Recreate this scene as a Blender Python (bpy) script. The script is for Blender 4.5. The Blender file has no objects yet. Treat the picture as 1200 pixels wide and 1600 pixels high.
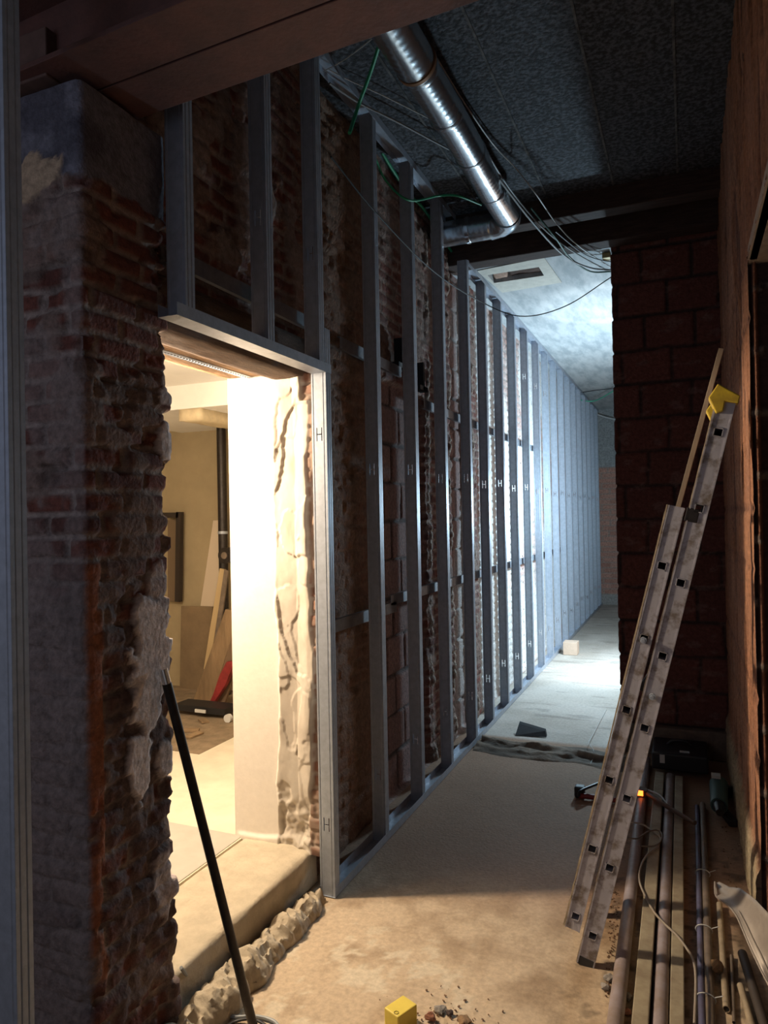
import bpy, bmesh, math, random
import numpy as np
from mathutils import Vector, Matrix

random.seed(4)
S = bpy.context.scene
COL = S.collection

# ------------------------------------------------------------------ camera
FPX = 1110.0
YAW = math.atan(474 / FPX); PITCH = math.atan(8.5 / FPX); ROLL = math.radians(1.1)
CAMP = Vector((0.0, 0.0, 1.74))
F_ = Vector((-math.sin(YAW) * math.cos(PITCH), math.cos(YAW) * math.cos(PITCH), math.sin(PITCH)))
R0 = Vector((math.cos(YAW), math.sin(YAW), 0)); U0 = R0.cross(F_)
R_ = R0 * math.cos(ROLL) - U0 * math.sin(ROLL); U_ = U0 * math.cos(ROLL) + R0 * math.sin(ROLL)
cam = bpy.data.cameras.new('camera'); co = bpy.data.objects.new('camera', cam); COL.objects.link(co)
cam.sensor_fit = 'VERTICAL'; cam.sensor_height = 36.0; cam.lens = 36.0 * FPX / 1600.0
cam.clip_start = 0.02
M = Matrix((R_, U_, -F_)).transposed().to_4x4(); M.translation = CAMP; co.matrix_world = M
S.camera = co


def at(x, y, ax, v):
    """world point where the sight line through a point of the photo meets the plane axis=v"""
    r = F_ + R_ * ((x - 600) / FPX) - U_ * ((y - 800) / FPX)
    return CAMP + r * ((v - CAMP[ax]) / r[ax])


# ------------------------------------------------------------------ light
S.view_settings.view_transform = 'Standard'; S.view_settings.look = 'None'
S.view_settings.exposure = 0.0; S.view_settings.gamma = 1.0
W = bpy.data.worlds.new('world'); S.world = W; W.use_nodes = True
W.node_tree.nodes['Background'].inputs[0].default_value = (0.86, 0.76, 0.74, 1)
W.node_tree.nodes['Background'].inputs[1].default_value = 0.14


def lamp(name, kind, loc, power, color, size=0.1, aim=None, **kw):
    l = bpy.data.lights.new(name, kind); l.energy = power; l.color = color
    o = bpy.data.objects.new(name, l); COL.objects.link(o); o.location = loc
    if kind == 'AREA': l.shape = 'RECTANGLE'; l.size = size; l.size_y = kw.get('size_y', size)
    else: l.shadow_soft_size = size
    if kind == 'SPOT': l.spot_size = math.radians(kw.get('cone', 90)); l.spot_blend = kw.get('blend', 0.3)
    if aim: o.rotation_euler = (Vector(aim) - Vector(loc)).to_track_quat('-Z', 'Y').to_euler()
    return o


WARM = (1.0, 0.80, 0.57); COLD = (0.58, 0.83, 1.0)
lamp('warm_ceiling_lamp', 'AREA', (-2.80, 2.35, 2.42), 82, WARM, 0.14, aim=(-1.3, 2.85, 1.6))
lamp('warm_room_lamp', 'POINT', (-2.80, 2.35, 2.25), 66, WARM, 0.08)
lamp('work_light', 'POINT', (-0.50, 7.9, 1.85), 260, COLD, 0.10)
lamp('work_light_up', 'SPOT', (-0.30, 7.3, 2.5), 50, (0.85, 0.95, 1.0), 0.04, aim=(-0.50, 7.1, 3.72), cone=62, blend=0.25)
lamp('work_light_down', 'SPOT', (-0.35, 7.8, 1.2), 150, (0.8, 0.92, 1.0), 0.04, aim=(-0.85, 8.3, 0), cone=95, blend=0.9)
lamp('rear_cool_fill', 'AREA', (-2.1, -0.8, 2.3), 6, (0.50, 0.66, 1.0), 1.2, aim=(-1.8, 2.2, 1.6))  # added cool fill from behind the camera, its source unseen

# ------------------------------------------------------------------ numpy noise


def _h(ix, iy, seed):
    n = (ix.astype(np.int64) * 374761393 + iy.astype(np.int64) * 668265263 + seed * 1442695041) & 0xffffffff
    n = ((n ^ (n >> 13)) * 1274126177) & 0xffffffff
    n = ((n ^ (n >> 15)) * 2246822519) & 0xffffffff
    return ((n ^ (n >> 16)) & 0xffff) / 65535.0


def vn(x, y, seed=0):
    x = np.asarray(x, float); y = np.asarray(y, float)
    ix = np.floor(x); iy = np.floor(y); fx = x - ix; fy = y - iy
    fx = fx * fx * (3 - 2 * fx); fy = fy * fy * (3 - 2 * fy)
    a = _h(ix, iy, seed); b = _h(ix + 1, iy, seed); c = _h(ix, iy + 1, seed); d = _h(ix + 1, iy + 1, seed)
    return (a * (1 - fx) + b * fx) * (1 - fy) + (c * (1 - fx) + d * fx) * fy


def fbm(x, y, seed=0, o=4):
    s = 0; a = .5; t = 0
    for k in range(o):
        s = s + a * vn(x * 2 ** k, y * 2 ** k, seed + 17 * k); t += a; a *= .5
    return s / t


def sst(a, b, x):
    t = np.clip((x - a) / (b - a), 0, 1); return t * t * (3 - 2 * t)


def mix(c1, c2, t):
    t = np.asarray(t)[..., None]
    return np.asarray(c1, float) * (1 - t) + np.asarray(c2, float) * t


def bricks(u, v, bw, bh, mort, warp=0.012, seed=0):
    """returns mortar mask (1 in joint), random value per brick"""
    u = u + (fbm(u * 9, v * 9, seed + 5, 3) - .5) * warp * 2.4; v = v + (fbm(u * 6, v * 9, seed + 9, 3) - .5) * warp * 2
    row = np.floor(v / bh); off = (row % 2) * .5 * bw + (_h(row, row * 0, seed + 3) - .5) * .15 * bw
    cu = (u + off) / bw; colm = np.floor(cu)
    du = np.minimum(cu - colm, 1 - cu + colm) * bw; dv = np.minimum(v / bh - row, 1 - v / bh + row) * bh
    d = np.minimum(du, dv)
    return 1 - sst(mort * .5, mort * .5 + .007, d), _h(colm, row, seed + 11), d


# ------------------------------------------------------------------ materials
MATS = {}


def mat(name, color=(.5, .5, .5), rough=.7, metal=0., noise=0., nscale=20., bump=0., bscale=60., color2=None, stretch=None, attr=False, emit=None, alpha=1, thr=None):
    if name in MATS: return MATS[name]
    m = bpy.data.materials.new(name); m.use_nodes = True; nt = m.node_tree; N = nt.nodes; L = nt.links
    bs = N['Principled BSDF']; bs.inputs['Roughness'].default_value = rough; bs.inputs['Metallic'].default_value = metal
    bs.inputs['Base Color'].default_value = (*color, 1)
    tc = N.new('ShaderNodeTexCoord'); src = tc.outputs['Object']
    if stretch:
        mp = N.new('ShaderNodeMapping'); mp.inputs['Scale'].default_value = stretch; L.new(src, mp.inputs[0]); src = mp.outputs[0]
    if attr or noise:
        nz = N.new('ShaderNodeTexNoise'); nz.inputs['Scale'].default_value = nscale; nz.inputs['Detail'].default_value = 6; nz.inputs['Roughness'].default_value = .65
        L.new(src, nz.inputs['Vector'])
        mx = N.new('ShaderNodeMix'); mx.data_type = 'RGBA'
        if attr:
            at_ = N.new('ShaderNodeAttribute'); at_.attribute_name = 'Col'
            ramp = N.new('ShaderNodeMapRange'); ramp.inputs[1].default_value = .25; ramp.inputs[2].default_value = .75; ramp.inputs[3].default_value = 1 - noise; ramp.inputs[4].default_value = 1 + noise
            L.new(nz.outputs['Fac'], ramp.inputs[0]); mx.blend_type = 'MULTIPLY'; mx.inputs['Factor'].default_value = 1
            L.new(at_.outputs['Color'], mx.inputs[6]); L.new(ramp.outputs[0], mx.inputs[7])
        else:
            r2 = N.new('ShaderNodeValToRGB'); r2.color_ramp.elements[0].position = (thr or (.35, .65))[0]; r2.color_ramp.elements[1].position = (thr or (.35, .65))[1]
            L.new(nz.outputs['Fac'], r2.inputs[0]); L.new(r2.outputs[0], mx.inputs['Factor'])
            c2 = color2 or tuple(c * (1 - noise) for c in color)
            mx.inputs[6].default_value = (*color, 1); mx.inputs[7].default_value = (*c2, 1)
        L.new(mx.outputs[2], bs.inputs['Base Color'])
    if bump:
        n2 = N.new('ShaderNodeTexNoise'); n2.inputs['Scale'].default_value = bscale; n2.inputs['Detail'].default_value = 8
        L.new(src, n2.inputs['Vector']); bp = N.new('ShaderNodeBump'); bp.inputs['Strength'].default_value = bump; bp.inputs['Distance'].default_value = .01
        L.new(n2.outputs['Fac'], bp.inputs['Height']); L.new(bp.outputs[0], bs.inputs['Normal'])
    if emit:
        bs.inputs['Emission Color'].default_value = (*emit[0], 1); bs.inputs['Emission Strength'].default_value = emit[1]
    MATS[name] = m; return m


masonry = mat('old_masonry', rough=.92, noise=.45, nscale=38, bump=.8, bscale=70, attr=True)
screed = mat('dusty_screed', rough=.85, noise=.22, nscale=45, bump=.35, bscale=70, attr=True)
zinc = mat('galvanised_steel', (.43, .48, .56), .46, .35, noise=.2, nscale=30, bump=.04, bscale=200)  # cold reflections on the near studs put into the bluish base colour
ladder_mat = mat('dusty_aluminium', (.44, .43, .48), .6, .15, noise=.5, nscale=16, color2=(.20, .165, .14), thr=(.48, .64), bump=.1, bscale=60)
ladder_dust = mat('plaster_caked_aluminium', (.55, .44, .30), .8, .1, noise=.4, nscale=24)
foil = mat('crumpled_foil', (.62, .66, .70), .24, .95, noise=.2, nscale=18, bump=.22, bscale=16)
dark_steel = mat('dark_steel', (.045, .038, .035), .4, .5, noise=.4, nscale=30)
chrome = mat('chrome', (.8, .82, .85), .15, 1.)
beam_mat = mat('red_primed_steel', (.15, .062, .048), .7, 0, noise=.35, nscale=9, bump=.2, bscale=60, color2=(.095, .045, .038))
timber_dark = mat('dark_timber', (.075, .048, .040), .85, 0, noise=.5, nscale=6, bump=.5, bscale=30, stretch=(1, 8, 8))
timber_lintel = mat('old_lintel_timber', (.33, .20, .10), .85, 0, noise=.5, nscale=8, bump=.6, bscale=20, stretch=(6, 1, 6), color2=(.12, .065, .035))
wood_tan = mat('dusty_batten_wood', (.34, .27, .20), .8, 0, noise=.35, nscale=12, bump=.2, stretch=(1, 1, .15))
plank = mat('grey_plank_wood', (.30, .20, .11), .85, 0, noise=.4, nscale=10, bump=.3, stretch=(1, 1, .2))
pvc_grey = mat('grey_plastic_conduit', (.34, .29, .31), .5, 0, noise=.3, nscale=10, color2=(.25, .19, .16))
pvc_blue = mat('blue_grey_conduit', (.13, .13, .24), .5, 0, noise=.4, nscale=8, color2=(.08, .07, .10))
profile_tan = mat('dusty_square_profile', (.38, .33, .23), .7, 0, noise=.35, nscale=9, color2=(.24, .19, .13))
conduit_brown = mat('brown_conduit', (.21, .16, .12), .6, 0, noise=.4, nscale=12)
conduit_beige = mat('beige_conduit', (.42, .33, .22), .6, 0, noise=.3, nscale=12)
green_pl = mat('green_conduit', (.02, .33, .15), .45)
grey_cable = mat('grey_cable', (.30, .32, .33), .5)
black_cable = mat('black_cable', (.015, .015, .018), .5)
white_cable = mat('pale_cable', (.55, .56, .55), .5)
yellow_pl = mat('yellow_plastic', (.72, .52, .03), .55, 0, noise=.2, nscale=20, color2=(.45, .30, .03))
yellow_box = mat('yellow_case', (.80, .62, .10), .5, 0, noise=.08, nscale=20)
black_pl = mat('black_plastic', (.012, .012, .014), .5)
red_paint = mat('red_paint', (.30, .03, .03), .5, 0, noise=.4, nscale=16)
green_tool = mat('green_grey_plastic', (.05, .11, .10), .5)
white_pl = mat('white_label_plastic', (.6, .6, .58), .5)
glow = mat('switch_glow', (.9, .25, .05), .5, emit=((1.0, .16, .02), 5))
white_paint = mat('white_gypsum', (.88, .86, .82), .85, 0, noise=.06, nscale=5, bump=.05)
cream_paint = mat('cream_wall_paint', (.42, .34, .21), .9, 0, noise=.12, nscale=4)
tile_grey = mat('grey_slab', (.50, .46, .40), .7, 0, noise=.12, nscale=6)
rubber = mat('black_rubber', (.03, .03, .03), .8)
deck = mat('sooty_concrete_deck', (.10, .11, .13), .9, 0, noise=.8, nscale=45, bump=1.0, bscale=45, color2=(.025, .026, .03), thr=(.40, .56))
slab_ceiling = mat('pale_concrete_ceiling', (.50, .53, .54), .8, 0, noise=.35, nscale=3.0, bump=.2, bscale=20, stretch=(3.0, .7, 1), color2=(.33, .37, .39), thr=(.42, .62))
trough_mat = mat('dusty_metal_sheet', (.42, .37, .33), .5, .3, noise=.3, nscale=8)
membrane = mat('dirty_membrane', (.13, .115, .095), .9, 0, noise=.5, nscale=14, bump=.6, bscale=30)
mortar = mat('squeezed_mortar', (.50, .42, .31), .92, 0, noise=.25, nscale=14, bump=.7, bscale=35)
step_mat = mat('dusty_step_concrete', (.56, .48, .36), .9, 0, noise=.2, nscale=12, bump=.4, bscale=50)

# ------------------------------------------------------------------ object helpers


def link(name, verts, faces, m, parent=None, smooth=False, cols=None):
    me = bpy.data.meshes.new(name)
    me.from_pydata([tuple(v) for v in verts], [], faces); me.update()
    if m: me.materials.append(m)
    if smooth: me.polygons.foreach_set('use_smooth', [True] * len(me.polygons))
    if cols is not None:
        a = me.color_attributes.new('Col', 'FLOAT_COLOR', 'POINT')
        c = np.ones((len(verts), 4)); c[:, :3] = cols; a.data.foreach_set('color', c.ravel())
    o = bpy.data.objects.new(name, me); COL.objects.link(o)
    if parent: o.parent = parent
    return o


def tag(o, label=None, cat=None, group=None, kind=None):
    if label: o['label'] = label
    if cat: o['category'] = cat
    if group: o['group'] = group
    if kind: o['kind'] = kind
    return o


def struct(o): o['kind'] = 'structure'; return o


def empty(name, loc, label, cat, group=None):
    o = bpy.data.objects.new(name, None); COL.objects.link(o); o.location = loc; o.empty_display_size = .1
    return tag(o, label, cat, group)


class MB:
    def __init__(s): s.v = []; s.f = []

    def add(s, v, f):
        b = len(s.v); s.v += [Vector(p) for p in v]; s.f += [tuple(i + b for i in q) for q in f]; return s

    def box(s, lo, hi, ax=None):
        lo = Vector(lo); hi = Vector(hi)
        v = [Vector((x, y, z)) for z in (lo.z, hi.z) for y in (lo.y, hi.y) for x in (lo.x, hi.x)]
        if ax: v = [ax @ p for p in v]
        return s.add(v, [(0, 2, 3, 1), (4, 5, 7, 6), (0, 1, 5, 4), (2, 6, 7, 3), (0, 4, 6, 2), (1, 3, 7, 5)])

    def bar(s, a, b, w, h, up=(0, 0, 1)):
        """rectangular bar from a to b; w across, h along 'up'"""
        a = Vector(a); b = Vector(b); d = (b - a).normalized(); sd = d.cross(Vector(up)).normalized(); u2 = sd.cross(d)
        v = []
        for p in (a, b):
            for x, y in ((-1, -1), (1, -1), (1, 1), (-1, 1)): v.append(p + sd * x * w / 2 + u2 * y * h / 2)
        return s.add(v, [(0, 1, 2, 3), (7, 6, 5, 4), (0, 4, 5, 1), (1, 5, 6, 2), (2, 6, 7, 3), (3, 7, 4, 0)])

    def tube(s, pts, r, n=10, hollow=0, caps=True):
        pts = [Vector(p) for p in pts]; rings = []; prev = None
        rs = r if isinstance(r, (list, tuple)) else [r] * len(pts)
        for i, p in enumerate(pts):
            d = (pts[min(i + 1, len(pts) - 1)] - pts[max(i - 1, 0)])
            d = d.normalized() if d.length > 1e-9 else Vector((0, 0, 1))
            if prev is None: x = d.orthogonal().normalized()
            else: x = (prev - d * prev.dot(d)); x = x.normalized() if x.length > 1e-6 else d.orthogonal().normalized()
            prev = x; y = d.cross(x)
            rings.append([p + (x * math.cos(2 * math.pi * k / n) + y * math.sin(2 * math.pi * k / n)) * rs[i] for k in range(n)])
        b = len(s.v)
        for rg in rings: s.v += rg
        for i in range(len(rings) - 1):
            for k in range(n):
                k2 = (k + 1) % n
                s.f.append((b + i * n + k, b + i * n + k2, b + (i + 1) * n + k2, b + (i + 1) * n + k))
        if hollow:
            for end, pts_i, q in ((0, 0, 1), (len(rings) - 1, len(pts) - 1, -1)):
                c = pts[pts_i]; d = (pts[pts_i + q] - c).normalized()
                bi = len(s.v)
                s.v += [c + (p - c) * hollow for p in rings[end]] + [c + (p - c) * hollow + d * min(.15, (pts[pts_i + q] - c).length) for p in rings[end]]
                for k in range(n):
                    k2 = (k + 1) % n
                    s.f.append((b + end * n + k, b + end * n + k2, bi + k2, bi + k)); s.f.append((bi + k, bi + k2, bi + n + k2, bi + n + k))
                s.f.append(tuple(bi + n + k for k in range(n)))
        elif caps:
            s.f.append(tuple(b + k for k in range(n))[::-1]); e = b + (len(rings) - 1) * n; s.f.append(tuple(e + k for k in range(n)))
        return s

    def build(s, name, m, parent=None, smooth=False, bevel=0, label=None, solid=0):
        me = bpy.data.meshes.new(name)
        inv = Matrix.Translation(-parent.location) if parent is not None and parent.parent is None else Matrix.Identity(4)
        if parent is not None and parent.parent is not None: inv = Matrix.Translation(-parent.parent.location)
        me.from_pydata([tuple(inv @ v) for v in s.v], [], s.f); me.update(); me.materials.append(m)
        bm = bmesh.new(); bm.from_mesh(me); bmesh.ops.recalc_face_normals(bm, faces=bm.faces); bm.to_mesh(me); bm.free()
        o = bpy.data.objects.new(name, me); COL.objects.link(o)
        if parent is not None: o.parent = parent
        if bevel:
            md = o.modifiers.new('b', 'BEVEL'); md.width = bevel; md.segments = 2; md.limit_method = 'ANGLE'
        if solid:
            md = o.modifiers.new('s', 'SOLIDIFY'); md.thickness = solid; md.offset = 0
        if smooth:
            me.polygons.foreach_set('use_smooth', [True] * len(me.polygons))
            try: me.set_sharp_from_angle(angle=math.radians(40))
            except Exception: pass
        if label: o['label'] = label
        return o


def spline(pts, n=10):
    P = [Vector(p) for p in pts]; P = [P[0] * 2 - P[1]] + P + [P[-1] * 2 - P[-2]]; out = []
    for i in range(1, len(P) - 2):
        for k in range(n):
            t = k / n; a, b, c, d = P[i - 1:i + 3]
            out.append(.5 * ((2 * b) + (c - a) * t + (2 * a - 5 * b + 4 * c - d) * t * t + (3 * b - a - 3 * c + d) * t ** 3))
    out.append(P[-2]); return out


def box(name, lo, hi, m, parent=None, bevel=0): return MB().box(lo, hi).build(name, m, parent, bevel=bevel)


def relief(name, path, z0, z1, ds, dz, fn, m=masonry, parent=None):
    """vertical wall following a path of (x, y); fn(s, z, X, Y) -> outward displacement, colour"""
    P = np.array(path, float); seg = np.linalg.norm(P[1:] - P[:-1], axis=1); cum = np.concatenate([[0], np.cumsum(seg)])
    ns = int(cum[-1] / ds) + 1; s = np.linspace(0, cum[-1], ns)
    X = np.interp(s, cum, P[:, 0]); Y = np.interp(s, cum, P[:, 1])
    e = .012
    tx = np.interp(s + e, cum, P[:, 0]) - np.interp(s - e, cum, P[:, 0]); ty = np.interp(s + e, cum, P[:, 1]) - np.interp(s - e, cum, P[:, 1])
    ln = np.hypot(tx, ty); nx = ty / ln; ny = -tx / ln
    nz = int((z1 - z0) / dz) + 1; z = np.linspace(z0, z1, nz)
    SS, ZZ = np.meshgrid(s, z); XX = np.tile(X, (nz, 1)); YY = np.tile(Y, (nz, 1))
    d, c = fn(SS, ZZ, XX, YY)
    V = np.stack([XX + nx * d, YY + ny * d, ZZ], -1).reshape(-1, 3)
    i = np.arange(nz - 1)[:, None] * ns + np.arange(ns - 1)[None, :]
    Fq = np.stack([i, i + 1, i + ns + 1, i + ns], -1).reshape(-1, 4)
    me = bpy.data.meshes.new(name); me.vertices.add(len(V)); me.vertices.foreach_set('co', V.ravel())
    me.loops.add(Fq.size); me.loops.foreach_set('vertex_index', Fq.ravel().astype(np.int32))
    me.polygons.add(len(Fq)); me.polygons.foreach_set('loop_start', np.arange(0, Fq.size, 4, dtype=np.int32))
    me.update(calc_edges=True); me.validate()
    a = me.color_attributes.new('Col', 'FLOAT_COLOR', 'POINT'); cc = np.ones((len(V), 4)); cc[:, :3] = np.clip(c.reshape(-1, 3), 0, 1)
    a.data.foreach_set('color', cc.ravel()); me.polygons.foreach_set('use_smooth', np.ones(len(Fq), bool))
    me.materials.append(m); o = bpy.data.objects.new(name, me); COL.objects.link(o)
    if parent: o.parent = parent
    return o


# ------------------------------------------------------------------ masonry looks
BR = (.20, .062, .042); BR2 = (.115, .045, .036); MO = (.36, .29, .25); PL = (.50, .42, .40); DARK = (.035, .027, .025)


def old_brick(s, z, seed=0, amp=1.0):
    m, r, d = bricks(s, z, .19, .068, .013, .009, seed)
    rough = fbm(s * 11, z * 14, seed + 40, 5); big = fbm(s * 2.6, z * 3.4, seed + 60, 4)
    col = mix(BR, BR2, r); col = mix(col, MO, m * .9)
    smear = sst(.50, .60, fbm(s * 5, z * 7, seed + 33, 5)); col = mix(col, (.235, .165, .135), smear * .85)
    disp = (1 - m) * (.009 + .012 * r) + (rough - .5) * .014 + (big - .5) * .022
    hole = sst(.66, .76, fbm(s * 8, z * 10, seed + 77, 3)); disp = disp - hole * .018; col = col * (1 - (hole * .3)[..., None])
    disp = disp * (1 - smear * .4) + smear * .012
    return disp * amp, col


# ---- the brick pier at the left of the doorway
PX, PY0, PY1 = -1.62, 1.57, 1.915


def pier(s, z, X, Y):
    front = 1.0 - sst(-.0005, .0005, X - (PX - .001)) * 1.0
    side = (X > PX - .002)
    sc = 1.0  # arc length at the corner
    u = s - 1.0
    disp, col = old_brick(s, z, 2)
    # rubble lower right
    low = sst(1.75, 1.35, z) * sst(.02, .12, u)
    lump = fbm(s * 14, z * 11, 91, 4)
    disp = disp * (1 - low * .3) + low * (lump - .5) * .045
    col = mix(col, (.13, .09, .085), low * .8 * sst(.25, .5, lump))
    # rough grey render on the front face below
    fr = sst(1.75, 1.5, z) * (u < .0) * 1.0
    col = mix(col, (.19, .15, .14), fr * .85); disp = disp * (1 - fr * .4) + fr * .012
    fr2 = (u < 0) * sst(.45, .52, fbm(s * 6, z * 5, 12, 4)); col = mix(col, (.27, .21, .19), fr2 * .6)
    # orange corner bricks
    og = (u > -.005) * (u < .045) * (z > .40) * (z < 1.62) * sst(.30, .40, fbm(s * 20, z * 6, 7, 3)) * 1.0
    col = mix(col, (.34, .11, .045), og * .8); disp = disp * (1 - og) + og * .016
    # plaster scraps
    for (yy, zz, ry, rz, w) in ((1.815, 1.33, .085, .16, 1), (1.79, 1.17, .07, .09, 1), (1.755, .96, .055, .10, 1), (1.87, .95, .04, .06, .8), (1.905, 2.01, .035, .07, 1.),
                               (1.90, 2.17, .03, .03, .7), (1.86, 1.52, .05, .08, .5), (1.87, .55, .05, .14, .45)):
        q = np.hypot((Y - yy) / ry, (z - zz) / rz) + (fbm(s * 16, z * 16, 31, 4) - .5) * 1.3
        mk = sst(1.05, .93, q) * (u > 0) * w
        col = col * (1 - mk[..., None]) + np.array((.80, .70, .67)) * mk[..., None]; disp = disp * (1 - mk) + mk * (.020 + .006 * fbm(s * 5, z * 9, 4))
    # tan scrap on front, below the concrete
    q = np.hypot((X + 1.80) / .13, (z - 2.79) / .065) + (fbm(s * 18, z * 18, 36, 4) - .5) * 1.1
    mk = sst(1.05, .95, q) * (u < 0); col = mix(col, (.50, .36, .24), mk); disp = disp * (1 - mk) + mk * .02
    # concrete pad at the top
    bd = 2.775 - .05 * np.clip(u, 0, 1) + (fbm(s * 14, z * 3, 71, 3) - .5) * .06
    cm = sst(-.006, .006, z - bd) * (1 - mk)
    cc = mix((.105, .10, .125), (.19, .185, .22), sst(.35, .65, fbm(s * 9, z * 9, 55, 5)))
    col = col * (1 - cm[..., None]) + cc * cm[..., None]
    disp = disp * (1 - cm) + cm * ((fbm(s * 9, z * 9, 51, 4) - .5) * .012 + .012)
    # ragged far edge
    edge = sst(.22, .345, u) * (u < .5)
    step = (_h(np.floor(z / .068), np.floor(z / .068) * 0, 5) - .5) * .05 + (fbm(z * 3, z * 0, 8, 3) - .5) * .07
    disp = disp + sst(.335, .36, u) * step * (1 - cm) * 1.0
    return disp, col


relief('wall_doorway', [(-2.62, PY0), (PX, PY0), (PX, PY1), (-2.12, PY1)], 0, 3.04, .0085, .0085, pier)['kind'] = 'structure'


# ---- long wall behind the studs
WX = -1.70


def longwall(s, z, X, Y):
    d0, c0 = old_brick(Y, z, 21, .6)
    c0 = mix(c0, (.22, .13, .075), sst(2.9, 3.1, Y) * sst(4.1, 3.7, Y) * .75)
    # infill of hollow clay blocks between ragged old piers
    m, r, d = bricks(Y, z, .30, .245, .014, .004, 61)
    blk = mix((.25, .15, .13), (.30, .185, .165), r); blk = mix(blk, (.09, .065, .06), m)
    db = -.035 - m * .012
    e = (fbm(Y * 2, z * 7, 88, 4) - .5) * .16
    zone = np.maximum.reduce([sst(3.80, 3.83, Y + e * .3) * sst(4.72, 4.69, Y + e), sst(5.32, 5.35, Y + e) * sst(5.75, 5.70, Y + e * .5), sst(6.05, 6.1, Y + e * .4)])
    zone = zone * np.where(Y < 5.2, sst(2.60, 2.57, z), 1) * sst(0.0, .02, z)
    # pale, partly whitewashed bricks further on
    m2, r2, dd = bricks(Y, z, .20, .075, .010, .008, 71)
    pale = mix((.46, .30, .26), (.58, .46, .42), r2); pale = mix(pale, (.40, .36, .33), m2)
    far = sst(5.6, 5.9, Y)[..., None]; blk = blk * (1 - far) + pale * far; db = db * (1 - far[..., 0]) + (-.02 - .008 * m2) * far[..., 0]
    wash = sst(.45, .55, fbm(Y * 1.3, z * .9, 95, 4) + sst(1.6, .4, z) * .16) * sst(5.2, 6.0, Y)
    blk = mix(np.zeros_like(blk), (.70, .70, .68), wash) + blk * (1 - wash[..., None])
    disp = d0 * (1 - zone) + db * zone
    col = c0 * (1 - zone[..., None]) + blk * zone[..., None]
    # broken plaster lips on the edges of the old masonry
    lip = sst(.03, .0, np.abs(Y + e - 4.78)) + sst(.035, .0, np.abs(Y + e - 5.28)) + sst(.03, 0, np.abs(Y + e - 5.9))
    lip = np.clip(lip, 0, 1) * sst(.35, .5, fbm(Y * 8, z * 7, 14, 4)); col = mix(col, (.50, .42, .34), lip * .8) if False else col * (1 - (lip * .8)[..., None]) + np.array((.50, .44, .37)) * (lip * .8)[..., None]
    disp = disp + lip * .015
    # grey old plaster high up over the door
    up = sst(2.65, 2.85, z) * sst(3.2, 2.9, Y); pp = sst(.46, .50, fbm(Y * 5, z * 3.2, 18, 4)) * up
    col = col * (1 - (pp * .85)[..., None]) + np.array((.30, .235, .205)) * (pp * .85)[..., None]; disp = disp * (1 - pp * .5) + pp * .018
    return disp, col


def face(s, z, X, Y): return longwall(s, z, X, Y)


def over_cut(s, z, X, Y):
    d, c = longwall(s, z, X, Y); return d, c


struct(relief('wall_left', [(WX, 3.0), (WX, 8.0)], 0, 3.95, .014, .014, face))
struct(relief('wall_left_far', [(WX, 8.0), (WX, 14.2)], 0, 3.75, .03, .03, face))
struct(relief('wall_over_doorway', [(WX, 1.86), (WX, 3.0)], 2.50, 3.95, .012, .012, over_cut))


# ---- reveal of the doorway: smooth gypsum, torn plaster, bare brick
def reveal(s, z, X, Y):
    # s=0 at the inner corner (x=-2.12) -> .44 at the wall face
    d0, c0 = old_brick(s, z, 45, 1.0)
    e1 = .265 + (fbm(z * 2.2, z * 0, 3, 3) - .5) * .05 + (fbm(z * 13, s * 6, 5, 3) - .5) * .02
    e2 = .458 + (fbm(z * 1.6, z * 0 + 3, 13, 3) - .5) * .11 + (fbm(z * 9, s * 3, 25, 3) - .5) * .03
    e2 = np.where(z > 2.30, e2 - .05, e2) - sst(.45, .25, z) * .02
    gy = sst(.004, -.004, s - e1); tp = sst(.006, -.006, s - e2)
    lum = fbm(s * 13, z * 7, 65, 4)
    w = (fbm(s * 26, z * 22, 67, 4) - .5) * .11
    f1 = fbm(s * 5 + 3, z * 2.4, 66, 2) + w; f2 = fbm(s * 9 + 1, z * 4.5, 76, 2) + w
    dt = .012 + .009 * sst(.47, .49, f1) + .005 * sst(.50, .52, f2) + .005 * sst(.62, .63, f1) + (lum - .5) * .008
    low = sst(.50, .30, z); dt = dt - low * .02 + low * (fbm(s * 16, z * 16, 68, 3) - .5) * .05
    ct = mix((.46, .40, .33), (.56, .50, .42), sst(.3, .6, lum))
    c0 = mix(c0, (.46, .33, .20), .2 + np.zeros_like(s)); 
    disp = d0 * .6 - .008; col = c0
    disp = disp * (1 - tp) + dt * tp; col = col * (1 - tp[..., None]) + ct * tp[..., None]
    disp = disp * (1 - gy) + .012 * gy; col = col * (1 - gy[..., None]) + np.array((.80, .74, .66)) * gy[..., None]
    und = sst(.205, .185, z - (.03 * sst(.1, .4, s))) * sst(.0, .05, s); disp = disp + und * .012
    return disp, col


struct(relief('wall_reveal', [(-2.10, 2.97), (-1.72, 2.97), (-1.66, 2.945), (-1.603, 2.94), (-1.605, 3.05), (-1.72, 3.07)], .165, 2.50, .006, .006, reveal, mat('torn_plaster', rough=.9, noise=.05, nscale=25, bump=.10, bscale=40, attr=True)))
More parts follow.
